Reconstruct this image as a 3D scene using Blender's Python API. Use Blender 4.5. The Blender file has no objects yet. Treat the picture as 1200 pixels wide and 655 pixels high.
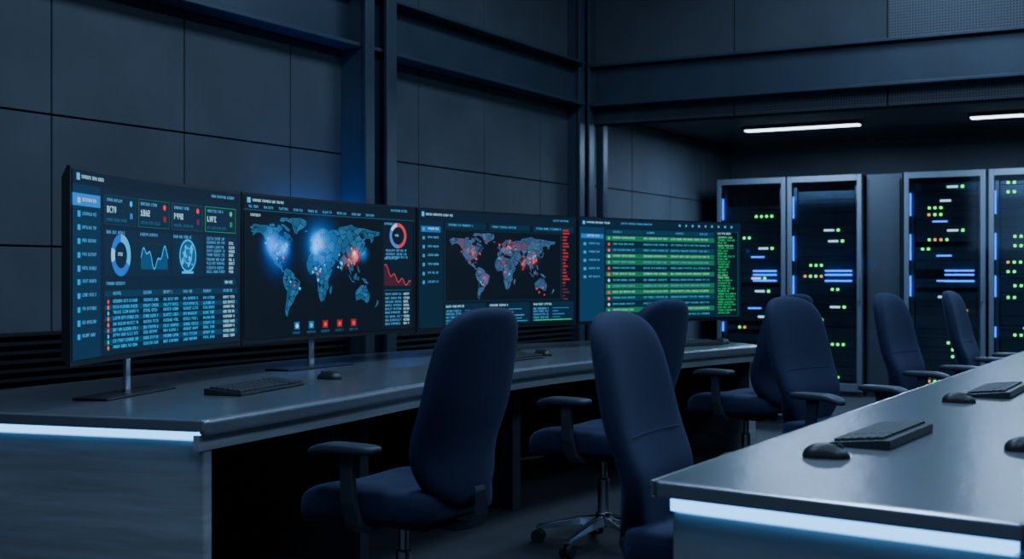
import bpy, bmesh, math, random
import numpy as np
from mathutils import Vector, Matrix
random.seed(7); rng=np.random.default_rng(7)
S=bpy.context.scene
COL=S.collection

# ---------------------------------------------------------------- materials
def lin(v):
    v=v/255.0
    return v/12.92 if v<=0.04045 else ((v+0.055)/1.055)**2.4
def C(r,g,b): return (lin(r),lin(g),lin(b))
def mat(name,col,rough=0.5,metal=0.0,noise=0.0,nscale=20,bump=0.0,bscale=200,stretch=None,emit=None,estr=0.0,sheen=0.0,spec=0.5):
    m=bpy.data.materials.new(name); m.use_nodes=True
    nt=m.node_tree; N=nt.nodes; L=nt.links
    p=N['Principled BSDF']
    p.inputs['Base Color'].default_value=(*col,1)
    p.inputs['Roughness'].default_value=rough
    p.inputs['Metallic'].default_value=metal
    p.inputs['Specular IOR Level'].default_value=spec
    if sheen:
        p.inputs['Sheen Weight'].default_value=sheen; p.inputs['Sheen Roughness'].default_value=0.5
        p.inputs['Sheen Tint'].default_value=(0.40,0.50,1.0,1)
    if noise or bump:
        tc=N.new('ShaderNodeTexCoord'); mp=N.new('ShaderNodeMapping')
        L.new(tc.outputs['Object'],mp.inputs['Vector'])
        if stretch: mp.inputs['Scale'].default_value=stretch
    if noise:
        n=N.new('ShaderNodeTexNoise'); n.inputs['Scale'].default_value=nscale; n.inputs['Detail'].default_value=5
        L.new(mp.outputs[0],n.inputs['Vector'])
        r=N.new('ShaderNodeMapRange'); r.inputs['From Min'].default_value=0.3; r.inputs['From Max'].default_value=0.7
        r.inputs['To Min'].default_value=1-noise; r.inputs['To Max'].default_value=1+noise
        L.new(n.outputs['Fac'],r.inputs['Value'])
        mx=N.new('ShaderNodeVectorMath'); mx.operation='SCALE'; mx.inputs[0].default_value=col
        L.new(r.outputs[0],mx.inputs['Scale']); L.new(mx.outputs[0],p.inputs['Base Color'])
    if bump:
        n=N.new('ShaderNodeTexNoise'); n.inputs['Scale'].default_value=bscale; n.inputs['Detail'].default_value=3
        L.new(mp.outputs[0],n.inputs['Vector'])
        b=N.new('ShaderNodeBump'); b.inputs['Strength'].default_value=bump; b.inputs['Distance'].default_value=0.002
        L.new(n.outputs['Fac'],b.inputs['Height']); L.new(b.outputs[0],p.inputs['Normal'])
    if emit:
        p.inputs['Emission Color'].default_value=(*emit,1); p.inputs['Emission Strength'].default_value=estr
    return m
M={}
M['wall']=mat('wall_panel_dark',(0.048,0.058,0.072),0.68,0,0.20,1.6,0.25,60)
M['wallgap']=mat('wall_gap',(0.006,0.007,0.009),0.9)
M['steel']=mat('painted_steel',(0.043,0.060,0.085),0.40,0.3,0.12,3)
M['ceil']=mat('ceiling_paint',(0.06,0.068,0.078),0.9)
M['floor']=mat('floor_carpet',(0.012,0.014,0.020),0.7,0,0.35,60,0.5,500)
M['louver']=mat('louver_black',(0.010,0.012,0.015),0.5)
M['desktop']=mat('desk_brushed_metal',(0.215,0.235,0.265),0.27,0.75,0.12,5,0.05,30,stretch=(14,1,14))
M['brushed']=mat('brushed_metal',(0.48,0.52,0.56),0.36,0.6,0.20,2.2,0.08,14,stretch=(1,1,16))
M['edge']=mat('desk_edge_metal',(0.48,0.53,0.60),0.24,0.85)
M['dark']=mat('dark_plastic',(0.011,0.012,0.015),0.42)
M['black']=mat('matte_black',(0.005,0.005,0.006),0.7)
M['key']=mat('key_plastic',(0.022,0.025,0.030),0.5)
M['chrome']=mat('chrome',(0.6,0.63,0.68),0.15,1.0)
M['fabric']=mat('navy_fabric',(0.0075,0.0130,0.041),0.8,0,0.2,120,0.45,900,sheen=0.10,spec=0.3)
M['arm']=mat('armrest_grey',(0.026,0.034,0.050),0.5)
M['armm']=mat('armrest_frame',(0.06,0.07,0.09),0.35,0.6)
M['led']=mat('led_strip',(0.3,0.5,0.8),0.4,emit=(0.13,0.46,1.0),estr=3.6)
M['blueled']=mat('blue_led',(0.0,0.1,0.8),0.4,emit=(0.03,0.22,1.0),estr=10)
M['tube']=mat('ceiling_light_tube',(0.8,0.9,1),0.4,emit=(0.72,0.86,1.0),estr=7)
M['rackbody']=mat('rack_body',(0.030,0.038,0.050),0.5,0.3)
M['rackframe']=mat('rack_frame',(0.13,0.16,0.20),0.4,0.4)
M['unit']=mat('server_unit',(0.048,0.066,0.092),0.45,0.3)
M['g']=mat('led_green',(0,0.5,0),0.4,emit=(0.10,1.0,0.16),estr=3.8)
M['w']=mat('led_white',(0.5,0.5,0.5),0.4,emit=(0.6,0.85,1.0),estr=1.8)
M['b']=mat('led_blue',(0,0,0.5),0.4,emit=(0.02,0.18,1.0),estr=3.6)
M['y']=mat('led_amber',(0.5,0.3,0),0.4,emit=(1.0,0.5,0.08),estr=2)

def perf_mat():
    m=mat('perforated_panel',(0.075,0.085,0.10),0.5,0.4)
    nt=m.node_tree;N=nt.nodes;L=nt.links;p=N['Principled BSDF']
    tc=N.new('ShaderNodeTexCoord'); mp=N.new('ShaderNodeMapping'); mp.inputs['Scale'].default_value=(45,0.0,45)
    L.new(tc.outputs['Object'],mp.inputs['Vector'])
    v=N.new('ShaderNodeTexVoronoi'); v.inputs['Randomness'].default_value=0; v.inputs['Scale'].default_value=1
    L.new(mp.outputs[0],v.inputs['Vector'])
    r=N.new('ShaderNodeMapRange'); r.inputs['From Min'].default_value=0.24; r.inputs['From Max'].default_value=0.32
    r.inputs['To Min'].default_value=0.25; r.inputs['To Max'].default_value=1
    L.new(v.outputs['Distance'],r.inputs['Value'])
    s=N.new('ShaderNodeVectorMath'); s.operation='SCALE'; s.inputs[0].default_value=(0.088,0.10,0.12)
    L.new(r.outputs[0],s.inputs['Scale']); L.new(s.outputs[0],p.inputs['Base Color'])
    return m
M['perf']=perf_mat()
def glass_mat(name,ior,rough,tint):
    m=bpy.data.materials.new(name); m.use_nodes=True
    nt=m.node_tree;N=nt.nodes;L=nt.links
    N.remove(N['Principled BSDF']); out=N['Material Output']
    t=N.new('ShaderNodeBsdfTransparent'); t.inputs[0].default_value=(*tint,1)
    g=N.new('ShaderNodeBsdfGlossy'); g.inputs['Roughness'].default_value=rough
    mx=N.new('ShaderNodeMixShader'); fr=N.new('ShaderNodeFresnel'); fr.inputs[0].default_value=ior
    L.new(fr.outputs[0],mx.inputs[0]); L.new(t.outputs[0],mx.inputs[1]); L.new(g.outputs[0],mx.inputs[2]); L.new(mx.outputs[0],out.inputs[0])
    return m
M['glass']=glass_mat('partition_glass',1.35,0.05,(0.95,0.97,0.99))
M['doorglass']=glass_mat('rack_door_glass',1.5,0.12,(0.90,0.95,0.99))

# ---------------------------------------------------------------- mesh helpers
def link(name,me,mats,parent=None,smooth=False,bevel=0,segs=2):
    o=bpy.data.objects.new(name,me); COL.objects.link(o)
    for m in mats: me.materials.append(m)
    if smooth:
        for p in me.polygons: p.use_smooth=True
    if bevel:
        b=o.modifiers.new('bevel','BEVEL'); b.width=bevel; b.segments=segs; b.limit_method='ANGLE'; b.angle_limit=math.radians(40)
    if parent: o.parent=parent
    return o
def empty(name,loc=(0,0,0),rz=0):
    e=bpy.data.objects.new(name,None); COL.objects.link(e); e.location=loc; e.rotation_euler=(0,0,rz); e.empty_display_size=0.1
    return e
class MB:
    """accumulates geometry in one mesh"""
    def __init__(s): s.v=[];s.f=[];s.mi=[]
    def add(s,vs,fs,mi=0):
        o=len(s.v); s.v+= [tuple(v) for v in vs]; s.f+=[tuple(i+o for i in f) for f in fs]; s.mi+=[mi]*len(fs)
    def box(s,x0,x1,y0,y1,z0,z1,mi=0,mtx=None):
        vs=[(x0,y0,z0),(x1,y0,z0),(x1,y1,z0),(x0,y1,z0),(x0,y0,z1),(x1,y0,z1),(x1,y1,z1),(x0,y1,z1)]
        if mtx: vs=[tuple(mtx@Vector(v)) for v in vs]
        s.add(vs,[(0,3,2,1),(4,5,6,7),(0,1,5,4),(1,2,6,5),(2,3,7,6),(3,0,4,7)],mi)
    def cyl(s,p0,p1,r0,r1=None,n=16,mi=0):
        if r1 is None:r1=r0
        p0=Vector(p0);p1=Vector(p1);d=(p1-p0).normalized()
        a=d.orthogonal().normalized();b=d.cross(a)
        vs=[];
        for p,r in((p0,r0),(p1,r1)):
            for i in range(n):
                t=2*math.pi*i/n; vs.append(p+a*math.cos(t)*r+b*math.sin(t)*r)
        fs=[(i,(i+1)%n,n+(i+1)%n,n+i) for i in range(n)]+[tuple(range(n-1,-1,-1)),tuple(range(n,2*n))]
        s.add(vs,fs,mi)
    def rings(s,rings,mi=0,close=True):
        n=len(rings[0]); vs=[p for r in rings for p in r]; fs=[]
        for k in range(len(rings)-1):
            for i in range(n):
                fs.append((k*n+i,k*n+(i+1)%n,(k+1)*n+(i+1)%n,(k+1)*n+i))
        if close:
            fs.append(tuple(range(n-1,-1,-1))); fs.append(tuple((len(rings)-1)*n+i for i in range(n)))
        s.add(vs,fs,mi)
    def sup(s,c,h,e1=0.4,e2=0.4,n=32,m=16,mi=0,fn=None):
        def q(v,e): return math.copysign(abs(v)**e,v)
        R=[]
        for k in range(m+1):
            ph=-math.pi/2+math.pi*k/m; ph=max(min(ph,math.pi/2-0.02),-math.pi/2+0.02)
            r=[]
            for i in range(n):
                t=2*math.pi*i/n
                p=[c[0]+h[0]*q(math.cos(ph),e1)*q(math.cos(t),e2),c[1]+h[1]*q(math.cos(ph),e1)*q(math.sin(t),e2),c[2]+h[2]*q(math.sin(ph),e1)]
                if fn:p=fn(p)
                r.append(tuple(p))
            R.append(r)
        s.rings(R,mi)
    def obj(s,name,mats,parent=None,smooth=False,bevel=0,segs=2):
        me=bpy.data.meshes.new(name); me.from_pydata(s.v,[],s.f); me.update()
        me.polygons.foreach_set('material_index',s.mi)
        bm=bmesh.new(); bm.from_mesh(me); bmesh.ops.recalc_face_normals(bm,faces=bm.faces); bm.to_mesh(me); bm.free()
        return link(name,me,mats,parent,smooth,bevel,segs)

# ---------------------------------------------------------------- room shell
XL=-5.0; YP=10.1; YB=13.9; XR=4.2; YF=-3.0; HC=4.5
b=MB(); b.box(XL-0.2,XR+0.2,YF-0.2,YB+0.2,-0.15,0); b.obj('floor',[M['floor']])
b=MB(); b.box(XL-0.2,XR+0.2,YF-0.2,YP+0.3,HC,HC+0.15); b.obj('ceiling',[M['ceil']])
# left wall with real panels
b=MB(); b.box(XL-0.2,XL-0.02,YF-0.2,YB+0.2,0,HC,1)
ys=[-3.0,-2.0,-1.1,-0.2,0.7,1.6,2.5,3.4,4.3,5.2,6.1,6.62,6.9,7.5,8.4,9.3,9.8]
zs=[(0.02,0.92),(0.925,1.34),(1.34,1.98),(1.98,2.65),(2.65,3.03),(3.03,3.72),(3.72,4.48)]
for i in range(len(ys)-1):
    for z0,z1 in zs:
        g=0.004
        b.box(XL-0.03,XL,ys[i]+g,ys[i+1]-g,z0+g,z1-g,0)
# server room stretch of the same wall
for i in range(4):
    for z0,z1 in ((0.02,1.34),(1.34,2.0),(2.0,2.64)):
        b.box(XL-0.03,XL,YP+0.1+i*0.94+0.004,YP+0.1+(i+1)*0.94-0.004,z0+.004,z1-.004,0)
b.obj('wall_left',[M['wall'],M['wallgap']],bevel=0.003,segs=1)
b=MB(); b.box(XR,XR+0.2,YF-0.2,YB+0.2,0,HC); b.obj('wall_right',[M['wall']])
b=MB(); b.box(XL,XR,YF-0.2,YF,0,HC); b.obj('wall_front',[M['wall']])
# back wall above glass
b=MB(); b.box(XL,XR,YP+0.05,YP+0.2,2.52,HC,1)
xs=[-4.98,-3.62,-2.37,-0.9,0.3,1.5,2.7,4.2]
for i in range(len(xs)-1):
    for (z0,z1) in ((3.03,3.72),(3.72,4.48)):
        mi=2 if -2.5<xs[i] and z0<3.5 else 0
        b.box(xs[i]+.005,xs[i+1]-.005,YP+0.02,YP+0.05,z0+.005,z1-.005,mi)
    b.box(xs[i]+.005,xs[i+1]-.005,YP+0.02,YP+0.05,2.525,2.66,2 if xs[i]>-3.7 else 0)
b.obj('wall_back_upper',[M['wall'],M['wallgap'],M['perf']])
b=MB(); b.box(XL,XR,YB,YB+0.2,0,2.65)
b.obj('wall_server_room_back',[M['wall']])
b=MB(); b.box(XL,XR,YP+0.2,YB+0.2,2.65,2.78); b.obj('ceiling_server_room',[M['ceil']])

# steel beams / columns
b=MB()
x0=XL; 
b.box(x0,x0+0.17,YF,9.8,2.65,2.675); b.box(x0,x0+0.17,YF,9.8,3.0,3.025); b.box(x0,x0+0.05,YF,9.8,2.675,3.0)
b.box(x0,x0+0.17,YF,9.8,3.72,3.745)
b.obj('trim_1_wall_beam',[M['steel']],bevel=0.004)
b=MB()
b.box(-4.88,XR,YP-0.14,YP+0.02,2.66,2.685); b.box(-4.88,XR,YP-0.14,YP+0.02,3.0,3.025); b.box(-4.88,XR,YP-0.07,YP+0.02,2.685,3.0)
b.obj('trim_2_back_beam',[M['steel']],bevel=0.004)
def column(name,y0,y1,d):
    b=MB()
    b.box(XL,XL+d,y0,y0+0.025,0,HC)   # near plate
    b.box(XL,XL+d,y1-0.025,y1,0,HC)
    b.box(XL,XL+d*0.55,y0+0.025,y1-0.025,0,HC)
    b.box(XL+d-0.02,XL+d+0.006,y0-0.012,y0+0.085,0,HC)
    b.box(XL+d-0.02,XL+d+0.006,y1-0.10,y1+0.012,0,HC)
    b.obj(name,[M['steel']],bevel=0.004)
column('steel_column',6.60,6.92,0.20)
column('steel_column.001',9.79,10.06,0.12)
column('steel_column.002',2.2,2.5,0.20)
# louvre wainscot
b=MB()
b.box(XL,XL+0.03,-1.0,6.58,0.1,0.93)
z=0.12
while z<0.92:
    b.box(XL+0.03,XL+0.09,-1.0,6.58,z,z+0.016); b.box(XL+0.03,XL+0.09,6.95,9.75,z,z+0.016); z+=0.042
b.box(XL,XL+0.03,6.95,9.75,0.1,0.93)
b.obj('trim_3_louver_wainscot',[M['louver']])
b=MB(); b.box(XL+0.001,XL+0.02,5.95,6.55,1.46,1.48); b.obj('wall_accent_light',[M['blueled']])
b=MB(); b.box(XL+0.001,XL+0.02,6.98,7.5,1.36,1.38); b.obj('wall_accent_light.001',[M['blueled']])
b=MB(); b.box(XL,XR,YB-0.02,YB,0,0.1); b.obj('baseboard_server_room',[M['steel']])

# glass partition
b=MB()
for x0,x1 in ((-4.84,-0.7),(-0.69,1.8),(1.81,4.18)):
    b.box(x0,x1,YP+0.09,YP+0.10,0.06,2.52)
b.obj('window_1_glass',[M['glass']])
b=MB(); b.box(-4.88,XR,YP+0.06,YP+0.13,0,0.06); b.box(-4.9,-4.83,YP+0.05,YP+0.14,0.06,2.52)
b.obj('trim_4_window_frame',[M['steel']],bevel=0.003)

# server room ceiling lights
for i in range(4):
    xa=-4.17+i*2.1
    e=empty('ceiling_light' if i==0 else 'ceiling_light.%03d'%i,(xa+0.55,12.0,2.65))
    b=MB(); b.box(-0.57,0.57,-0.07,0.07,-0.035,0); b.obj('housing',[M['steel']],e)
    b=MB(); b.box(-0.55,0.55,-0.05,0.05,-0.047,-0.036); b.obj('diffuser',[M['tube']],e)

# ---------------------------------------------------------------- server racks
def rack(idx,x0,w,H=2.2):
    r=random.Random(idx*13+5)
    e=empty('server_rack' if idx==0 else 'server_rack.%03d'%idx,(x0,12.7,0))
    b=MB(); b.box(0,0.012,0,1.0,0,H);b.box(w-0.012,w,0,1.0,0,H);b.box(0.012,w-0.012,0.98,1.0,0,H);b.box(0.012,w-0.012,0,1.0,H-0.02,H);b.box(0.012,w-0.012,0.0,1.0,0,0.06)
    b.obj('cabinet',[M['rackbody']],e)
    b=MB()
    t=0.045
    b.box(0,t,-0.035,0,0.05,H);b.box(w-t,w,-0.035,0,0.05,H);b.box(t,w-t,-0.035,0,H-0.06,H);b.box(t,w-t,-0.035,0,0.05,0.13)
    b.box(w-t+0.008,w-t+0.026,-0.06,-0.035,0.95,1.2)
    b.obj('door_frame',[M['rackframe']],e,bevel=0.004)
    b=MB(); b.box(t,w-t,-0.020,-0.015,0.13,H-0.06); b.obj('door_glass',[M['doorglass']],e)
    u=MB(); z=0.16; X0=t+0.045; X1=w-t-0.045
    u.box(t,t+0.035,0.04,0.08,0.1,H-0.1,1); u.box(w-t-0.035,w-t,0.04,0.08,0.1,H-0.1,1)
    leds={'g':MB(),'w':MB(),'b':MB(),'y':MB()}
    while z<H-0.14:
        h=r.choice([0.044,0.044,0.088,0.088,0.132]); 
        if z+h>H-0.1: break
        if r.random()<0.93:
            yy=0.05+r.choice([0,0,0.01])
            u.box(X0,X1,yy,0.8,z+0.003,z+h-0.003,0)
            ns=int(h/0.022)
            for k in range(ns):
                u.box(X0+0.02,X1-0.22,yy-0.006,yy,z+0.006+k*0.022,z+0.012+k*0.022,1)
            kind=r.random(); zz=z+h*0.5
            if kind<0.40:
                n=r.randint(2,4); sx=X0+r.choice([0.06,0.12,0.30,0.34])
                for k in range(n):
                    c='g' if r.random()<0.85 else 'y'
                    leds[c].box(sx+k*0.055,sx+k*0.055+0.022,yy-0.012,yy-0.006,zz-0.011,zz+0.011)
            elif kind<0.58:
                sx=X0+r.uniform(0.20,0.34); leds['w'].box(sx,sx+0.10,yy-0.012,yy-0.006,zz-0.009,zz+0.009)
                if r.random()<0.7: leds['g'].box(sx+0.13,sx+0.155,yy-0.012,yy-0.006,zz-0.012,zz+0.012)
            elif kind<0.68:
                sx=X0+r.uniform(0.1,0.3); leds['b'].box(sx,sx+0.14,yy-0.012,yy-0.006,zz-0.007,zz+0.007)
        z+=h
    for zz in (1.14,1.20,1.24): leds['b'].box(X0+0.28,X1-0.02,0.025,0.035,zz,zz+0.016)
    for za,zb in ((1.78,2.0),(1.35,1.6),(1.0,1.2),(0.62,0.72)):
        leds['b'].box(t+0.004,t+0.015,0.0,0.01,za,zb)
    u.obj('server_units',[M['unit'],M['rackframe']],e)
    for k,bb in leds.items():
        if bb.v: bb.obj('status_leds_'+k,[M[k]],e)
for i,(x0,w) in enumerate(((-4.72,0.73),(-3.97,0.75),(-2.81,0.75),(-2.03,0.75),(-1.25,0.75),(-0.1,0.75),(0.68,0.75),(1.8,0.75))):
    rack(i,x0,w)
b=MB(); b.box(-3.19,-2.84,12.75,13.6,0,2.2); b.box(-3.17,-2.86,12.73,12.75,0.08,2.15)
b.obj('power_distribution_cabinet',[M['rackbody']],bevel=0.005)

# ---------------------------------------------------------------- desks
def crom(pts,n):
    P=[Vector(p) for p in pts]; P=[2*P[0]-P[1]]+P+[2*P[-1]-P[-2]]; out=[]
    segs=len(P)-3
    for k in range(n):
        s=k/(n-1)*segs; i=min(int(s),segs-1); t=s-i
        a,b_,c,d=P[i:i+4]
        out.append(0.5*((2*b_)+(-a+c)*t+(2*a-5*b_+4*c-d)*t*t+(-a+3*b_-3*c+d)*t**3))
    return out
NS=48
front=crom([(-2.79,3.0),(-2.86,3.75),(-2.96,4.6),(-3.0,5.4),(-2.95,6.2),(-2.84,7.1),(-2.66,8.0)],NS)
back=crom([(-4.15,2.72),(-4.28,3.7),(-4.37,4.7),(-4.40,5.7),(-4.28,6.7),(-4.02,7.7),(-3.55,8.75)],NS)
def strip(b,A,B,z0,z1,mi=0):
    n=len(A); vs=[];fs=[]
    for a,c in zip(A,B):
        vs+=[(a[0],a[1],z0),(c[0],c[1],z0),(c[0],c[1],z1),(a[0],a[1],z1)]
    for i in range(n-1):
        o=4*i;q=4*(i+1)
        for j in range(4):
            k=(j+1)%4; fs.append((o+j,o+k,q+k,q+j))
    fs.append((0,1,2,3)); fs.append((4*n-4,4*n-3,4*n-2,4*n-1)[::-1])
    b.add(vs,fs,mi)
def off(A,B,d):
    return [a+(c-a).normalized()*d for a,c in zip(A,B)]
dk=empty('curved_console_desk')
b=MB(); strip(b,off(front,back,0.035),back,0.71,0.75,0); o=b.obj('desktop',[M['desktop']],dk,bevel=0.004)
b=MB(); strip(b,front,off(front,back,0.035),0.70,0.75,0); o=b.obj('front_edge_band',[M['edge']],dk,bevel=0.012,segs=4)
b=MB(); strip(b,off(front,back,0.03),off(front,back,0.05),0.65,0.70,0); b.obj('apron',[M['brushed']],dk)
b=MB(); strip(b,off(back,front,0.10),off(back,front,0.12),0.02,0.70,0); b.obj('modesty_panel',[M['black']],dk)
# legs panels
b=MB()
for k in (13,26,38):
    a=front[k]; c=back[k]; d=(c-a).normalized(); n=Vector((-d[1],d[0]))
    for w0,w1 in ((0.22,1.25),):
        p=a+d*w0; q=a+d*w1
        vs=[(*(p-n*.03),0.0),(*(p+n*.03),0.0),(*(q+n*.03),0.0),(*(q-n*.03),0.0)]
        vs+= [(v[0],v[1],0.70) for v in vs]
        b.add(vs,[(0,3,2,1),(4,5,6,7),(0,1,5,4),(1,2,6,5),(2,3,7,6),(3,0,4,7)])
b.obj('leg_panels',[M['rackbody']],dk,bevel=0.004)
# near end: slab edge, led, metal side panel   (a -> front corner, c -> back)
def endpanel(a,c,inward,parent,depth=0.05):
    d=(c-a).normalized(); L=(c-a).length
    inward=inward.normalized()
    def quad(b,l0,l1,t0,t1,z0,z1,mi=0):
        p=[a+d*l0+inward*t0,a+d*l1+inward*t0,a+d*l1+inward*t1,a+d*l0+inward*t1]
        vs=[(*v,z0) for v in p]+[(*v,z1) for v in p]
        b.add(vs,[(0,3,2,1),(4,5,6,7),(0,1,5,4),(1,2,6,5),(2,3,7,6),(3,0,4,7)],mi)
    b=MB(); quad(b,0.03,L-0.02,0.03,0.03+depth,0,0.684); b.obj('side_panel',[M['brushed']],parent,bevel=0.006)
    b=MB(); quad(b,0.035,L-0.03,0.012,0.05,0.684,0.713); b.obj('led_strip',[M['led']],parent,bevel=0.003)
    b=MB(); quad(b,0.01,L-0.01,-0.006,0.012,0.713,0.749); b.obj('end_edge_band',[M['edge']],parent,bevel=0.006,segs=3)
a=Vector(front[0][:2]); c=Vector(back[0][:2]); dd=(c-a).normalized()
inw=Vector((-dd[1],dd[0]))
if inw[1]<0: inw=-inw
endpanel(a,c,inw,dk)
a=Vector(front[-1][:2]); c=Vector(back[-1][:2]); dd=(c-a).normalized()
b=MB()
n=Vector((dd[1],-dd[0])); 
if n[1]>0:n=-n
L_=(c-a).length
p=[a+dd*.1,a+dd*(L_-.1),a+dd*(L_-.1)+n*.05,a+dd*.1+n*.05]; vs=[(*v,0) for v in p]+[(*v,0.7) for v in p]
b.add(vs,[(0,3,2,1),(4,5,6,7),(0,1,5,4),(1,2,6,5),(2,3,7,6),(3,0,4,7)]); b.obj('far_side_panel',[M['brushed']],dk,bevel=.004)

# right straight desk
dr=empty('straight_console_desk')
A=[Vector((-1.12,2.61)),Vector((-1.11,5.8)),Vector((-1.11,9.4))]; B=[Vector((-0.33,2.49)),Vector((-0.30,5.8)),Vector((-0.30,9.4))]
b=MB(); strip(b,A,B,0.712,0.75); b.obj('desktop',[M['desktop']],dr,bevel=0.006,segs=3)
b=MB(); strip(b,[v+Vector((-0.008,0)) for v in A],[v+Vector((-0.0005,0)) for v in A],0.712,0.749); b.obj('front_edge_band',[M['edge']],dr,bevel=0.003)
endpanel(Vector((-1.12,2.61)),Vector((-0.33,2.49)),Vector((0.15,0.99)),dr)
b=MB(); b.box(-0.40,-0.37,2.65,9.35,0.05,0.70); b.box(-1.0,-0.42,9.3,9.36,0,0.70); b.box(-0.95,-0.42,5.6,5.66,0,0.70)
b.obj('modesty_panel',[M['rackbody']],dr)

# ---------------------------------------------------------------- world map data
WORLD=[
[(-168,66),(-156,71),(-140,70),(-125,70),(-110,68),(-95,68),(-94,72),(-85,70),(-82,67),(-87,64),(-94,61),(-94,58),(-88,56),(-82,55),(-82,52),(-79,51),(-79,55),(-77,57),(-78,62),(-73,62),(-69,59),(-65,60),(-61,56),(-56,53),(-56,51),(-60,50),(-66,50),(-65,48),(-60,46),(-66,44),(-70,43),(-70,41),(-74,40),(-76,36),(-81,31),(-80,26),(-82,28),(-84,30),(-90,29),(-94,29),(-97,27),(-97,22),(-94,18),(-91,18),(-90,21),(-87,21),(-88,16),(-83,15),(-83,10),(-80,9),(-78,8),(-83,8),(-86,12),(-92,14),(-96,16),(-105,20),(-106,23),(-110,28),(-114,31),(-110,23),(-115,30),(-117,33),(-121,35),(-124,40),(-124,48),(-128,51),(-132,56),(-140,60),(-150,60),(-155,58),(-162,55),(-158,59),(-165,61),(-162,64)],
[(-73,78),(-60,82),(-35,83),(-20,80),(-20,73),(-25,70),(-40,65),(-44,60),(-50,62),(-54,68),(-58,75)],
[(-88,73),(-80,73),(-72,70),(-62,66),(-65,63),(-72,65),(-78,69)],[(-117,72),(-105,73),(-102,69),(-115,69)],[(-90,77),(-80,76),(-65,82),(-85,82)],
[(-84,22),(-75,20),(-77,21),(-82,23)],
[(-78,8),(-72,12),(-62,10),(-52,5),(-50,0),(-44,-2),(-35,-6),(-39,-15),(-41,-22),(-48,-26),(-53,-33),(-58,-38),(-62,-40),(-65,-43),(-67,-48),(-69,-52),(-68,-55),(-74,-51),(-75,-45),(-73,-38),(-71,-30),(-70,-18),(-76,-14),(-81,-5),(-80,1),(-77,4)],
[(-6,35),(10,37),(11,34),(20,31),(30,31),(33,28),(37,21),(43,12),(51,12),(47,4),(41,-2),(39,-7),(41,-15),(35,-20),(33,-27),(28,-33),(20,-35),(17,-30),(12,-18),(13,-10),(9,-1),(9,4),(3,6),(-8,4),(-13,8),(-17,14),(-17,21),(-13,28)],
[(49,-12),(50,-16),(47,-25),(44,-22),(44,-17)],
[(-9,43),(-9,37),(-5,36),(0,39),(4,43),(9,44),(12,42),(16,38),(18,40),(13,45),(19,42),(22,37),(25,40),(28,37),(36,36),(35,32),(34,28),(39,21),(43,13),(52,16),(59,22),(56,26),(51,25),(48,30),(57,27),(62,25),(68,24),(72,20),(77,8),(80,15),(87,21),(92,22),(95,16),(98,10),(103,2),(101,8),(100,13),(105,9),(109,12),(106,20),(112,21),(120,25),(122,31),(119,35),(118,39),(122,40),(126,35),(129,36),(128,40),(135,44),(141,52),(136,54),(143,59),(155,59),(157,51),(163,57),(163,62),(178,64),(180,69),(160,70),(140,73),(113,74),(104,78),(87,75),(70,73),(68,68),(55,69),(44,67),(40,65),(33,67),(41,67),(30,70),(20,70),(12,65),(5,61),(6,58),(11,59),(13,56),(16,57),(18,60),(17,62),(22,66),(25,65),(22,61),(29,60),(23,58),(21,55),(13,54),(8,57),(8,54),(3,51),(-2,48),(-1,44)],
[(-5,50),(1,51),(0,54),(-3,58),(-5,58),(-4,54)],[(-10,52),(-6,52),(-6,55),(-9,54)],[(-23,64),(-14,65),(-16,66),(-23,66)],
[(130,32),(135,34),(140,36),(142,43),(145,44),(141,45),(139,38),(131,34)],[(95,5),(105,-5),(115,-8),(105,-7),(98,0)],[(109,1),(117,7),(118,1),(115,-4),(110,-3)],[(120,1),(124,0),(122,-5),(119,-4)],[(120,18),(124,12),(126,7),(122,8),(120,14)],
[(131,-1),(141,-3),(150,-10),(140,-9),(135,-5)],
[(114,-22),(122,-17),(130,-12),(136,-12),(140,-17),(142,-11),(146,-19),(153,-26),(150,-37),(144,-39),(138,-35),(130,-32),(116,-35)],
[(173,-35),(178,-38),(175,-41),(172,-44),(167,-46),(172,-41)]]
W,H=560,274
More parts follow.
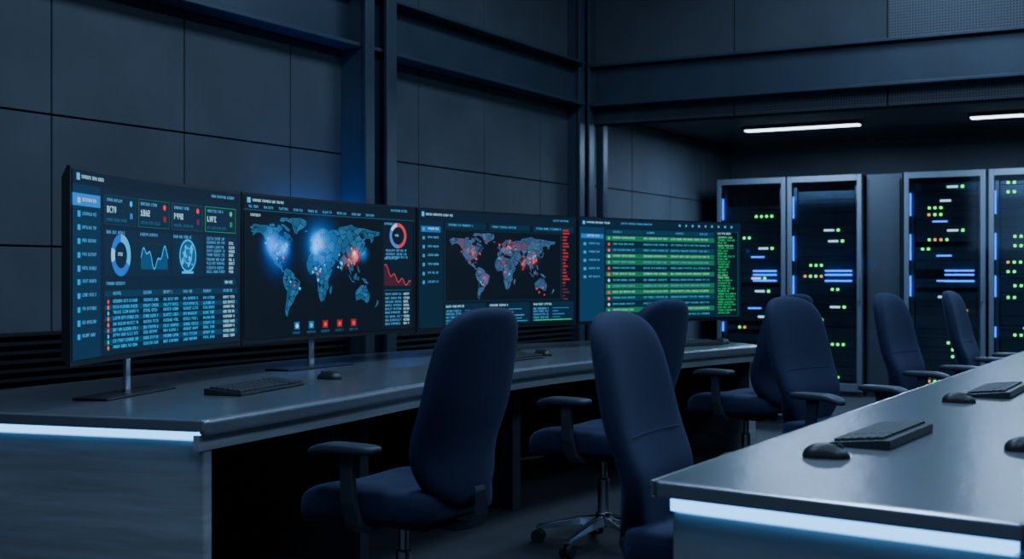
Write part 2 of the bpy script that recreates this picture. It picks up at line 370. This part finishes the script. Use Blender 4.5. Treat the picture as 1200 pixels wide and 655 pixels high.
# 3x5 latin glyphs
FONT={'A':"010101111101101",'B':"110101110101110",'C':"011100100100011",'D':"110101101101110",'E':"111100110100111",'F':"111100110100100",'H':"101101111101101",'I':"111010010010111",'K':"101101110101101",'L':"100100100100111",'M':"101111111101101",'N':"110101101101101",'O':"010101101101010",'P':"110101110100100",'R':"110101110101101",'S':"011100010001110",'T':"111010010010010",'U':"101101101101111",'V':"101101101101010",'0':"111101101101111",'1':"010110010010111",'2':"111001111100111",'4':"101101111001001",'7':"111001010010010",'8':"111101111101111"}
GL=[np.array([int(c) for c in v]).reshape(5,3) for v in FONT.values()]
class UI:
    def __init__(s,bg):
        s.a=np.zeros((H,W,3)); s.a[:]=bg
        s.yy,s.xx=np.mgrid[0:H,0:W]
    def rect(s,u0,v0,u1,v1,c,al=1):
        x0,x1,y0,y1=int(round(u0*W)),int(round(u1*W)),int(round(v0*H)),int(round(v1*H))
        x1=max(x1,x0+1);y1=max(y1,y0+1)
        s.a[y0:y1,x0:x1]=s.a[y0:y1,x0:x1]*(1-al)+np.array(c)*al
    def frame(s,u0,v0,u1,v1,c):
        e=1.2/W;f=1.2/H
        s.rect(u0,v0,u1,v0+f,c);s.rect(u0,v1-f,u1,v1,c);s.rect(u0,v0,u0+e,v1,c);s.rect(u1-e,v0,u1,v1,c)
    def text(s,u,v,w,h,c,al=0.85):
        x0,y0=int(u*W),int(v*H); n=max(4,int(w*W)); k=2 if h*H>=9 else 1
        x=0; wl=rng.integers(3,9)
        while x+3*k<=n:
            if wl==0: x+=3*k; wl=rng.integers(3,9); continue
            g=GL[rng.integers(0,len(GL))]
            if k>1: g=np.kron(g,np.ones((k,k),int))
            reg=s.a[y0:y0+g.shape[0],x0+x:x0+x+g.shape[1]]
            g=g[:reg.shape[0],:reg.shape[1]].astype(bool)
            reg[g]=reg[g]*(1-al)+np.array(c)*al
            x+=4*k; wl-=1
    def disc(s,u,v,r,c,al=1):
        d=np.hypot(s.xx-u*W,s.yy-v*H); k=np.clip(r*W-d+0.5,0,1)[...,None]*al
        s.a=s.a*(1-k)+np.array(c)*k
    def ring(s,u,v,r0,r1,c,a0=0,a1=360):
        dx=s.xx-u*W;dy=s.yy-v*H;d=np.hypot(dx,dy);ang=np.degrees(np.arctan2(dx,-dy))%360
        k=(np.clip(r1*W-d+.5,0,1)*np.clip(d-r0*W+.5,0,1)*((ang>=a0)&(ang<=a1)))[...,None]
        s.a=s.a*(1-k)+np.array(c)*k
    def glow(s,u,v,r,c,st=1):
        d=np.hypot(s.xx-u*W,s.yy-v*H)/(r*W); s.a+=(np.exp(-d*d*2)*st)[...,None]*np.array(c)
    def line(s,pts,c,w=1.0):
        for (u0,v0),(u1,v1) in zip(pts,pts[1:]):
            x0,y0,x1,y1=u0*W,v0*H,u1*W,v1*H
            dx,dy=x1-x0,y1-y0;L=max(dx*dx+dy*dy,1e-6)
            t=np.clip(((s.xx-x0)*dx+(s.yy-y0)*dy)/L,0,1)
            d=np.hypot(s.xx-(x0+t*dx),s.yy-(y0+t*dy)); k=np.clip(w-d+.3,0,1)[...,None]
            s.a=s.a*(1-k)+np.array(c)*k
    def area(s,u0,v0,u1,v1,fn,c,lc):
        n=40;pts=[]
        for k in range(n+1):
            t=k/n; y=fn(t); u=u0+(u1-u0)*t; v=v1-(v1-v0)*y; pts.append((u,v))
        for x in range(int(u0*W),int(u1*W)):
            t=(x/W-u0)/(u1-u0); y=fn(t); vv=int((v1-(v1-v0)*y)*H); s.a[vv:int(v1*H),x]=s.a[vv:int(v1*H),x]*.4+np.array(c)*.6
        s.line(pts,lc,1.2)
    def map(s,u0,v0,u1,v1,fill,border,tint=None,tp=0.15):
        lon=-170+(s.xx/W-u0)/(u1-u0)*350; lat=80-(s.yy/H-v0)/(v1-v0)*136
        m=np.zeros((H,W),bool)
        for P in WORLD:
            ins=np.zeros((H,W),bool); n=len(P)
            for i in range(n):
                x1,y1=P[i];x2,y2=P[(i+1)%n]
                if y1==y2: continue
                cnd=((y1>lat)!=(y2>lat))&(lon<(x2-x1)*(lat-y1)/(y2-y1)+x1); ins^=cnd
            m|=ins
        sd=np.stack([rng.uniform(-170,180,330),rng.uniform(-56,78,330)],1)
        d1=np.full((H,W),1e9);d2=d1.copy();idx=np.zeros((H,W),int)
        for k,(a_,b_) in enumerate(sd):
            d=np.hypot(lon-a_,(lat-b_)*1.3); n1=d<d1; d2=np.where(n1,d1,np.minimum(d2,d)); idx=np.where(n1,k,idx); d1=np.where(n1,d,d1)
        shade=rng.uniform(0.7,1.3,330)[idx]
        col=np.array(fill)[None,None]*shade[...,None]
        if tint is not None:
            tk=(rng.random(330)<tp)[idx][...,None]; col=np.where(tk,np.array(tint)[None,None]*shade[...,None],col)
        bd=(d2-d1)<0.9; col=np.where(bd[...,None],np.array(border)[None,None],col)
        s.a=np.where(m[...,None],col,s.a)
        edge=m&~(np.roll(m,1,0)&np.roll(m,-1,0)&np.roll(m,1,1)&np.roll(m,-1,1))
        s.a[edge]=np.array(fill)*1.5
    def ll(s,lon,lat,u0,v0,u1,v1): return (u0+(lon+170)/350*(u1-u0),v0+(80-lat)/136*(v1-v0))
PAN=C(10,32,54);PAN2=C(14,46,72);TX=C(80,152,205);TXD=C(40,92,130);CY=C(25,170,245);WH=C(165,220,248);RED=C(240,50,50);OR=C(250,100,50);GR=C(35,195,110);BL=C(15,105,205)
def screen1():
    s=UI(C(7,26,46))
    s.rect(0,0,1,.075,C(8,23,40)); s.rect(.025,.02,.045,.055,CY); s.text(.055,.026,.14,.024,WH); s.text(.83,.03,.14,.02,TX)
    s.rect(0,.075,.165,1,C(8,40,68)); s.rect(.0,.125,.165,.19,C(12,115,210)); 
    for k in range(11):
        v=.145+k*.072; s.rect(.03,v,.048,v+.03,CY if k else WH,.6); s.text(.06,v+.003,.085,.022,TX if k else WH)
    for k in range(4):
        u=.19+k*.2; s.rect(u,.11,u+.185,.275,PAN); s.frame(u,.11,u+.185,.275,[C(20,60,80),C(30,90,80),C(40,60,85),C(30,140,80)][k])
        s.text(u+.015,.128,.10,.02,TX); s.text(u+.015,.172,.06,.045,WH); s.disc(u+.155,.145,.008,[CY,RED,RED,GR][k]); s.text(u+.015,.24,.12,.016,TXD); s.rect(u+.15,.2,u+.165,.235,[BL,C(120,35,40),C(90,35,55),C(30,120,75)][k])
    for k,(u0,u1) in enumerate(((.19,.385),(.39,.58),(.59,.78),(.79,.985))):
        s.rect(u0,.295,u1,.56,PAN); s.text(u0+.01,.308,.11,.02,TX)
    s.ring(.285,.44,.036,.058,C(12,95,205)); s.ring(.285,.44,.036,.058,CY,0,120); s.ring(.285,.44,.036,.058,C(130,205,240),250,290); s.text(.268,.428,.035,.02,WH)
    s.area(.405,.36,.565,.52,lambda t:.45+.3*math.sin(t*9)+.15*math.sin(t*23),C(10,80,130),CY)
    for k in range(5): s.rect(.405,.37+k*.037,.565,.37+k*.037+.003,C(25,60,80),.5)
    s.disc(.685,.43,.05,C(8,62,110)); s.ring(.685,.43,.045,.05,CY); s.ring(.685,.43,.022,.025,CY,0,360)
    for k in range(18): s.disc(.685+rng.uniform(-.035,.035),.43+rng.uniform(-.07,.07),rng.uniform(.003,.008),C(40,160,220))
    s.glow(.685,.43,.05,(.005,.10,.3),.8); s.rect(.65,.53,.72,.545,CY)
    for k in range(8): s.text(.80,.335+k*.027,.11,.014,TX); s.text(.935,.335+k*.027,.035,.014,WH)
    s.rect(.19,.575,.985,.975,C(8,30,50)); s.text(.2,.592,.12,.022,TX); s.rect(.9,.585,.975,.62,PAN2); s.text(.91,.592,.05,.018,WH)
    s.rect(.19,.64,.985,.675,PAN2)
    for u in (.24,.42,.54,.66,.78,.9): s.text(u,.648,.06,.018,TX)
    for k in range(9):
        v=.69+k*.032
        if k%2: s.rect(.19,v-.004,.985,v+.026,C(10,54,86))
        s.disc(.21,v+.01,.0055,[RED,OR,CY,OR,OR,RED,CY,GR,OR][k]); 
        for u,w in ((.24,.15),(.42,.09),(.54,.09),(.66,.09),(.78,.07),(.9,.07)): s.text(u,v+.001,w,.016,C(45,170,240) if u!=.9 else WH)
    return s.a
def screen2():
    s=UI(C(5,12,22))
    s.rect(0,0,1,.1,C(7,20,35)); s.rect(.02,.02,.04,.055,CY); s.text(.05,.026,.18,.024,WH); s.text(.86,.02,.1,.02,TX)
    s.rect(0,.1,1,.105,C(25,68,92))
    for k in range(9): s.text(.03+k*.085,.072,.06,.016,TX)
    s.text(.04,.13,.06,.02,WH)
    R=(.03,.15,.79,.86)
    s.map(*R,C(32,84,122),C(7,22,36))
    def gl(lon,lat,r,c,st): u,v=s.ll(lon,lat,*R); s.glow(u,v,r,c,st)
    gl(-112,45,.045,(.0,.20,.95),1.2); gl(-78,40,.032,(.0,.24,1),1.3); gl(-95,35,.08,(.0,.09,.5),.9)
    gl(10,50,.042,(.0,.30,1.05),1.7); gl(20,45,.10,(.0,.12,.55),1.0); gl(5,40,.022,(.03,.4,1),1.0)
    gl(113,32,.026,(1,.08,.02),1.1); gl(111,36,.010,(1,.6,.4),1.4); gl(135,35,.03,(.0,.2,.65),.7); gl(90,25,.03,(.3,.05,.03),.4)
    for _ in range(46):
        lo,la=[(-118,40),(-80,38),(8,50),(22,48),(110,32),(-95,32),(-50,-15),(100,20),(78,22),(15,10)][rng.integers(0,10)]
        u,v=s.ll(lo+rng.normal(0,8),la+rng.normal(0,6),*R); red=lo>90
        s.disc(u,v,rng.uniform(.003,.0055),(C(255,110,80) if red else C(85,205,255)) if rng.random()<.85 else C(240,80,60))
    for k in range(5):
        u=.29+k*.083; c=[CY,CY,RED,RED,RED][k]
        s.rect(u,.895,u+.03,.95,c,.3); s.disc(u+.015,.922,.008,WH if k<1 else c); s.text(u-.008,.965,.05,.012,TXD)
    s.rect(.81,.115,.985,.985,C(8,22,36)); s.text(.82,.13,.09,.02,TX)
    s.ring(.9,.23,.036,.05,C(190,60,70)); s.ring(.9,.23,.036,.05,C(35,115,210),180,300); s.ring(.9,.23,.036,.05,WH,300,350); s.text(.885,.222,.03,.02,WH)
    for k in range(3): s.text(.83,.345+k*.028,.13,.016,TX)
    s.area(.82,.45,.975,.64,lambda t:max(.05,.9*math.exp(-t*2.2)+.12*math.sin(t*21)),C(80,24,40),C(180,60,75))
    s.text(.82,.41,.09,.018,TX)
    s.rect(.82,.67,.975,.68,C(30,70,90))
    for k in range(9): s.text(.825,.70+k*.03,.10,.015,TX); s.text(.935,.70+k*.03,.035,.015,WH)
    return s.a
def screen3():
    s=UI(C(6,16,28))
    s.rect(0,0,1,.09,C(8,25,42)); s.rect(.02,.02,.035,.06,CY); s.text(.045,.03,.18,.026,WH); s.text(.86,.03,.1,.02,TX)
    s.rect(0,.09,.155,1,C(8,30,48)); s.rect(.015,.14,.14,.19,C(16,92,165))
    for k in range(7): s.text(.06,.15+k*.075,.07,.024,TX if k else WH); s.rect(.025,.15+k*.075,.04,.178+k*.075,CY,.6)
    for k in range(3): s.rect(.17+k*.28,.095,.43+k*.28,.15,C(10,38,58)); s.text(.19+k*.28,.112,.16,.02,TX)
    s.rect(.165,.16,.91,.78,C(6,15,25)); s.frame(.165,.16,.91,.78,C(18,50,70))
    R=(.19,.19,.87,.77)
    s.map(*R,C(50,82,118),C(11,20,32),C(84,64,92),.15)
    for (lo,la,r,st) in ((-95,42,.04,.15),(-50,-12,.025,.22),(15,50,.03,.12),(108,30,.035,.25),(78,22,.03,.18)):
        u,v=s.ll(lo,la,*R); s.glow(u,v,r,(.6,.06,.06),st)
    for _ in range(52):
        lo,la=[(-100,42),(-80,38),(8,50),(35,48),(110,32),(-58,-15),(100,20),(78,22),(20,5),(135,-25)][rng.integers(0,10)]
        u,v=s.ll(lo+rng.normal(0,11),la+rng.normal(0,9),*R); s.disc(u,v,rng.uniform(.003,.0055),[RED,RED,C(220,90,105),CY][rng.integers(0,4)])
    for k in range(26):
        v=.12+k*.031; s.rect(.92,v,.92+rng.uniform(.012,.045),v+.014,C(160,40,48) if k<17 else C(80,38,50))
    for k in range(3):
        u=.165+k*.28; s.rect(u,.80,u+.265,.985,C(10,34,54)); s.text(u+.01,.815,.12,.022,WH)
        for j in range(4): s.text(u+.01,.855+j*.028,.10,.018,TX); s.rect(u+.13,.857+j*.028,u+.13+rng.uniform(.03,.11),.866+j*.028,[BL,TX,C(60,130,180)][k],.6)
        s.rect(u+.01,.968,u+.25,.975,C(35,135,195) if k<2 else GR)
    return s.a
def screen4():
    s=UI(C(8,26,44))
    s.rect(0,0,1,.085,C(9,30,50)); s.rect(.02,.025,.035,.06,CY); s.text(.045,.03,.15,.026,WH); s.text(.26,.03,.2,.02,TX)
    for k in range(9): s.rect(.62+k*.04,.03,.63+k*.04,.05,TX)
    s.rect(0,.085,.155,1,C(11,50,82)); s.rect(.01,.15,.15,.195,C(22,105,185)); s.text(.05,.16,.08,.024,WH)
    for k in range(5): s.text(.06,.235+k*.08,.07,.026,TX); s.rect(.025,.235+k*.08,.042,.262+k*.08,CY,.6)
    s.rect(.165,.1,.84,.15,C(14,50,72)); s.text(.21,.115,.06,.02,TX); s.text(.42,.115,.05,.02,TX); s.text(.6,.115,.06,.02,TX); s.text(.75,.115,.05,.02,TX)
    n=14
    for k in range(n):
        v=.16+k*.0595
        c=[C(18,98,74),C(9,36,52),C(13,56,74),C(9,36,52)][k%4]
        if k in (0,3,6,9,12): c=C(18,102,74)
        s.rect(.165,v,.84,v+.050,c); s.rect(.165,v+.050,.84,v+.0595,C(8,26,40))
        s.disc(.183,v+.025,.007,[GR,RED,OR,WH][k%4]); tc=C(130,220,195) if k%3==0 else C(75,160,190)
        for u,w in ((.21,.14),(.40,.15),(.57,.24)): s.text(u,v+.015,w,.019,tc)
    s.rect(.85,.09,.985,.985,C(7,20,30)); s.frame(.85,.09,.985,.985,C(22,80,88)); s.text(.86,.105,.09,.022,WH)
    for k in range(29):
        v=.145+k*.0285; s.text(.862,v,rng.uniform(.05,.115),.019,GR if rng.random()<.8 else C(100,215,155))
    return s.a
def screen_mat():
    m=bpy.data.materials.new('display_panel'); m.use_nodes=True
    nt=m.node_tree;N=nt.nodes;L=nt.links;p=N['Principled BSDF']
    p.inputs['Base Color'].default_value=(0.003,0.004,0.006,1);p.inputs['Roughness'].default_value=0.5
    p.inputs['Specular IOR Level'].default_value=0.2
    at=N.new('ShaderNodeAttribute'); at.attribute_name='pixels'
    L.new(at.outputs['Color'],p.inputs['Emission Color']); p.inputs['Emission Strength'].default_value=1.3
    m.cycles.emission_sampling='NONE'
    return m
M['screen']=screen_mat()
MH=0.68
def monitor(name,pl,pr,raster,sp=0.42,zb=0.892):
    pl=Vector(pl);pr=Vector(pr);c=(pl+pr)/2;d=pr-pl;w=d.length-0.022;ang=math.atan2(d[1],d[0])
    e=empty(name,(c[0],c[1],0.75),ang)
    z0=zb-0.75; sag=0.045
    f=lambda u:sag*4*u*(1-u)-sag
    # display
    us=np.linspace(0,1,W);vs=np.linspace(0,1,H)
    bz=0.013
    X=(us-0.5)*(w-2*bz);Y=4*sag*(0.5+X/w)*(0.5-X/w)-sag-0.0025
    co=np.zeros((H,W,3));co[...,0]=X[None];co[...,1]=Y[None];co[...,2]=(z0+MH-bz*0.8-vs*(MH-2.4*bz))[:,None]
    idx=np.arange(H*W).reshape(H,W)
    q=np.stack([idx[:-1,:-1],idx[1:,:-1],idx[1:,1:],idx[:-1,1:]],-1).reshape(-1)
    me=bpy.data.meshes.new('display'); me.vertices.add(H*W); me.vertices.foreach_set('co',co.reshape(-1))
    nf=(H-1)*(W-1); me.loops.add(nf*4); me.loops.foreach_set('vertex_index',q.astype(np.int32))
    me.polygons.add(nf); me.polygons.foreach_set('loop_start',np.arange(0,nf*4,4,dtype=np.int32)); 
    try: me.polygons.foreach_set('loop_total',np.full(nf,4,dtype=np.int32))
    except Exception: pass
    me.update(calc_edges=True)
    at=me.attributes.new('pixels','FLOAT_COLOR','POINT')
    cc=np.ones((H,W,4));cc[...,:3]=raster; at.data.foreach_set('color',cc.reshape(-1).astype(np.float32))
    link('display',me,[M['screen']],e)
    # curved housing
    b=MB();n=25;R=[]
    for k in range(n):
        u=k/(n-1);x=(u-.5)*w;y=f(u)
        R.append([(x,y,z0),(x,y,z0+MH),(x,y+0.012,z0+MH),(x,y+0.032,z0+MH-0.04),(x,y+0.032,z0+0.04),(x,y+0.012,z0)])
    b.rings(R); b.obj('housing',[M['dark']],e)
    # stand
    sx=(sp-.5)*w; sy=f(sp)
    b=MB(); b.box(sx-0.02,sx+0.02,sy+0.045,sy+0.06,0.008,z0+0.30); b.obj('stand_post',[M['chrome']],e,bevel=0.004)
    b=MB(); b.box(sx-0.06,sx+0.06,sy+0.03,sy+0.062,z0+0.18,z0+0.34); b.obj('stand_mount',[M['dark']],e,bevel=0.004)
    b=MB(); b.box(sx-0.27,sx+0.27,sy-0.02,sy+0.12,0.0005,0.010); b.obj('stand_foot',[M['dark']],e,bevel=0.004)
    return e
MP=[(-3.45,2.985),(-3.88,4.33),(-3.92,5.79),(-3.64,7.19),(-3.05,8.60)]
for k,fn in enumerate((screen1,screen2,screen3,screen4)):
    monitor('curved_monitor' if k==0 else 'curved_monitor.%03d'%k,MP[k],MP[k+1],fn(),sp=(0.40,0.44,0.45,0.45)[k])

# ---------------------------------------------------------------- keyboards and mice
def keyboard(idx,x,y,heading,L=0.46):
    # local x = length, operator at local -y
    e=empty('computer_keyboard' if idx==0 else 'computer_keyboard.%03d'%idx,(x,y,0.751),heading)
    b=MB(); D=.16
    R=[]
    for px in (-L/2,L/2): R.append([(px,-D/2,0),(px,D/2,0),(px,D/2,0.024),(px,D/2-0.02,0.024),(px,-D/2,0.010)])
    b.rings(R); b.obj('case',[M['dark']],e,bevel=0.003)
    b=MB()
    for r in range(6):
        yy=-0.070+r*0.0225; zz=0.0135+0.0022*r
        if r==0:
            xsz=[(-.22,-.19),(-.187,-.157),(-.154,-.124),(-.12,.02),(.023,.053),(.056,.086),(.089,.119)]
        else: xsz=[(-.22+k*.0228,-.22+k*.0228+.0186) for k in range(15)]
        xsz+= [(.132+k*.0228,.132+k*.0228+.0186) for k in range(4)]
        for a0,a1 in xsz: b.box(a0*L/.46,a1*L/.46,yy,yy+.0175,zz-0.004,zz+.007)
    b.obj('keys',[M['key']],e,bevel=0.0015,segs=1)
def mouse(idx,x,y,heading):
    e=empty('computer_mouse' if idx==0 else 'computer_mouse.%03d'%idx,(x,y,0.751),heading)
    b=MB()
    def fn(p):
        z=p[2]
        if z<0.0: z=0.0
        z*=1-0.25*(p[1]/0.06)*1.0 if p[1]>0 else 1
        w=1-0.12*math.exp(-(p[1]/0.02)**2)
        return [p[0]*w,p[1],z]
    b.sup((0,0,0.0),(0.034,0.058,0.036),0.9,0.75,fn=fn); b.obj('body',[M['dark']],e,smooth=True)
    b=MB(); b.cyl((-0.004,0.032,0.024),(0.004,0.032,0.024),0.010,n=14); b.obj('scroll_wheel',[M['armm']],e)
keyboard(0,-3.36,3.89,math.radians(102),0.52); mouse(0,-3.44,4.46,math.radians(95))
keyboard(1,-3.38,5.95,math.radians(88)); mouse(1,-3.40,6.35,math.radians(88))
keyboard(2,-3.07,7.75,math.radians(66)); mouse(2,-2.98,8.08,math.radians(70))
keyboard(3,-0.85,3.58,math.radians(-92)); mouse(3,-0.885,3.14,math.radians(-80))
keyboard(4,-0.80,5.18,math.radians(-90)); mouse(4,-0.86,4.74,math.radians(-85))
mouse(5,-0.47,3.52,math.radians(-60))

# ---------------------------------------------------------------- chairs
def chair(idx,x,y,facing_deg,recl=0.0):
    # local +Y = facing direction
    e=empty('office_chair' if idx==0 else 'office_chair.%03d'%idx,(x,y,0),math.radians(facing_deg-90))
    # star base
    b=MB()
    for k in range(5):
        t=math.radians(90+72*k+20); m=Matrix.Rotation(t,4,'Z')
        R=[]
        for (rx,hw,zc,hh) in ((0.02,0.026,0.115,0.022),(0.10,0.023,0.108,0.018),(0.22,0.017,0.085,0.013),(0.305,0.014,0.068,0.010)):
            R.append([tuple(m@Vector(v)) for v in ((rx,-hw,zc-hh),(rx,hw,zc-hh),(rx,hw*0.7,zc+hh),(rx,-hw*.7,zc+hh))])
        b.rings(R)
    b.cyl((0,0,0.085),(0,0,0.15),0.042,0.034,20); b.cyl((0,0,0.15),(0,0,0.30),0.026,n=20); b.cyl((0,0,0.30),(0,0,0.40),0.016,n=20)
    o=b.obj('star_base',[M['chrome']],e,bevel=0.003); 
    b=MB()
    for k in range(5):
        t=math.radians(90+72*k+20); m=Matrix.Rotation(t,4,'Z')
        for s_ in (-1,1):
            b.cyl(m@Vector((0.30,s_*0.008,0.029)),m@Vector((0.30,s_*0.026,0.029)),0.029,n=18)
        b.cyl(m@Vector((0.295,0,0.03)),m@Vector((0.295,0,0.075)),0.010,n=10)
    b.obj('casters',[M['dark']],e)
    b=MB(); b.box(-0.09,0.09,-0.16,0.12,0.385,0.43); b.obj('tilt_mechanism',[M['dark']],e,bevel=0.012,segs=3)
    # seat
    b=MB()
    def fs(p):
        yy=p[1]; z=p[2]
        z-=0.035*max(0,(yy-0.12)/0.13)**2
        z+=0.018*(abs(p[0])/0.25)**2 if p[2]>0.47 else 0
        w=1-0.06*max(0,-yy/0.25)
        return [p[0]*w,yy,z]
    b.sup((0,0.02,0.475),(0.255,0.265,0.056),0.42,0.42,40,18,fn=fs); b.obj('seat_cushion',[M['fabric']],e,smooth=True)
    # backrest
    b=MB(); R=[];nr=40;n=40
    zb,zt=0.47,1.10
    def ctr(t): return -0.235-0.060*t-0.045*t*t*(1+recl)+0.030*math.exp(-((t-.28)/.17)**2)
    for k in range(nr+1):
        a_=math.pi*k/nr; t=0.5-0.5*math.cos(a_); t=min(max(t,0.0006),0.9994)
        o_=abs(2*t-1)
        s_=(1-o_**(4.6 if t<0.5 else 8.0))**(1/2.5); st=(1-o_**9)**(1/2.5)
        hw=(0.190+0.038*math.sin(math.pi*min(t*1.02,1))+0.010*t)*max(s_,0.04); th=(0.048-0.010*t)*max(st,0.06)
        r=[]
        for i in range(n):
            g=2*math.pi*i/n; cx=math.copysign(abs(math.cos(g))**0.5,math.cos(g)); sy=math.copysign(abs(math.sin(g))**0.7,math.sin(g))
            px=hw*cx; py=ctr(t)+th*sy+0.6*px*px
            r.append((px,py,zb+(zt-zb)*t))
        R.append(r)
    b.rings(R); b.obj('backrest',[M['fabric']],e,smooth=True)
    # stitched lumbar seam
    def seam(nm,pts,cyc=False):
        cu=bpy.data.curves.new(nm,'CURVE'); cu.dimensions='3D'; cu.bevel_depth=0.0022; cu.bevel_resolution=2
        sp=cu.splines.new('POLY'); sp.points.add(len(pts)-1); sp.use_cyclic_u=cyc
        for q,p in zip(sp.points,pts): q.co=(*p,1)
        o=bpy.data.objects.new(nm,cu); COL.objects.link(o); cu.materials.append(M['fabric']); o.parent=e
    def surf(px,t,side):
        th=(0.048-0.010*t); return (px,ctr(t)+side*th*(max(0,1-(abs(px)/0.232)**4))**0.4+0.6*px*px,zb+(zt-zb)*t)
    seam('seam_lumbar',[surf(-0.18+0.36*k/16,0.47,1) for k in range(17)])
    # back bracket
    b=MB(); R=[]
    for (yy,zz,hw,th) in ((-0.10,0.405,0.04,0.010),(-0.22,0.40,0.04,0.010),(-0.285,0.415,0.036,0.010),(-0.305,0.46,0.032,0.010),(-0.300,0.53,0.028,0.008)):
        R.append([(-hw,yy-th*.4,zz-th),(hw,yy-th*.4,zz-th),(hw,yy+th*.4,zz+th),(-hw,yy+th*.4,zz+th)])
    b.rings(R); b.obj('back_bracket',[M['armm']],e,bevel=0.004)
    # arms
    for s_ in (-1,1):
        b=MB(); R=[]
        path=[(0.14,-0.02,0.415,0.030,0.010),(0.24,-0.02,0.410,0.030,0.012),(0.285,-0.02,0.435,0.030,0.012),(0.295,-0.01,0.50,0.028,0.011),(0.292,0.0,0.60,0.024,0.011),(0.288,0.0,0.652,0.03,0.011)]
        for i,(px,py,pz,hy,th) in enumerate(path):
            if i<2: r=[(px,py-hy,pz-th),(px,py+hy,pz-th),(px,py+hy,pz+th),(px,py-hy,pz+th)]
            elif i==2: r=[(px+th*.7,py-hy,pz-th*.7),(px+th*.7,py+hy,pz-th*.7),(px-th*.7,py+hy,pz+th*.7),(px-th*.7,py-hy,pz+th*.7)]
            else: r=[(px+th,py-hy,pz),(px+th,py+hy,pz),(px-th,py+hy,pz),(px-th,py-hy,pz)]
            R.append([(v[0]*s_,v[1],v[2]) for v in r])
        b.rings(R); o=b.obj('arm_bracket_%d'%(1 if s_<0 else 2),[M['armm']],e,bevel=0.004)
        b=MB(); b.sup((0.283*s_,0.02,0.665),(0.042,0.135,0.017),0.5,0.6,28,12,fn=lambda p:[p[0],p[1],p[2]-0.02*max(0,(p[1]-0.05)/0.1)**2]); b.obj('arm_pad_%d'%(1 if s_<0 else 2),[M['arm']],e,smooth=True)
    return e
chair(0,-2.38,3.48,178)
chair(1,-1.20,3.31,2)
chair(2,-2.45,5.15,173)
chair(3,-1.55,5.86,-17)
chair(4,-2.44,7.02,164)
chair(5,-1.44,7.44,-9)
chair(6,-1.34,8.86,-2)

# ---------------------------------------------------------------- lights
def area(name,loc,rot,sx,sy,power,col):
    l=bpy.data.lights.new(name,'AREA'); l.shape='RECTANGLE'; l.size=sx; l.size_y=sy; l.energy=power; l.color=col
    o=bpy.data.objects.new(name,l); COL.objects.link(o); o.location=loc; o.rotation_euler=rot; return o
k=0
CB=(0.46,0.69,1.0)
for (x,y,p) in ((-2.2,1.6,84),(-2.2,4.8,82),(-2.2,8.0,80),(0.9,1.2,78),(0.9,4.8,72),(0.9,8.0,66)):
    b=MB(); b.box(x-0.47,x+0.47,y-0.82,y+0.82,HC-0.05,HC); b.obj('ceiling_panel_light' if k==0 else 'ceiling_panel_light.%03d'%k,[M['steel']])
    area('panel_lamp_%d'%k,(x,y,HC-0.06),(0,0,0),0.9,1.6,p,CB); k+=1
for i,(x,p) in enumerate(((-3.2,80),(-0.4,80))):  # fill lights added on the unseen front wall to brighten camera-facing sides
    b=MB(); b.box(x-0.9,x+0.9,YF,YF+0.05,1.6,3.0); b.obj('added_fill_panel' if i==0 else 'added_fill_panel.%03d'%i,[M['steel']])
    area('added_fill_lamp_%d'%i,(x,YF+0.06,2.3),(math.radians(90),0,math.radians(180)),1.7,1.3,p,CB)
area('server_lamp_1',(-3.6,12.0,2.58),(0,0,0),1.1,0.1,75,(0.45,0.68,1.0))
area('server_lamp_2',(-1.5,12.0,2.58),(0,0,0),1.1,0.1,75,(0.45,0.68,1.0))
area('server_lamp_3',(0.6,12.0,2.58),(0,0,0),1.1,0.1,45,(0.45,0.68,1.0))
area('accent_lamp',(XL+0.05,6.25,1.50),(math.radians(180),0,0),0.06,0.6,4.5,(0.03,0.22,1.0))
area('accent_lamp_2',(XL+0.05,7.25,1.40),(math.radians(180),0,0),0.06,0.5,2.4,(0.03,0.22,1.0))
w=bpy.data.worlds.new('world'); S.world=w; w.use_nodes=True
w.node_tree.nodes['Background'].inputs[0].default_value=(0.25,0.4,0.7,1); w.node_tree.nodes['Background'].inputs[1].default_value=0.02

# ---------------------------------------------------------------- camera
cd=bpy.data.cameras.new('camera'); cam=bpy.data.objects.new('camera',cd); COL.objects.link(cam)
cam.location=(0,0,1.2); cam.rotation_euler=(math.radians(90),0,math.radians(29.53))
cd.sensor_width=36; cd.lens=45; cd.shift_y=-4.5/1200; cd.clip_start=0.05; cd.clip_end=60
cd.dof.use_dof=True; cd.dof.focus_distance=5.2; cd.dof.aperture_fstop=4.0
S.camera=cam
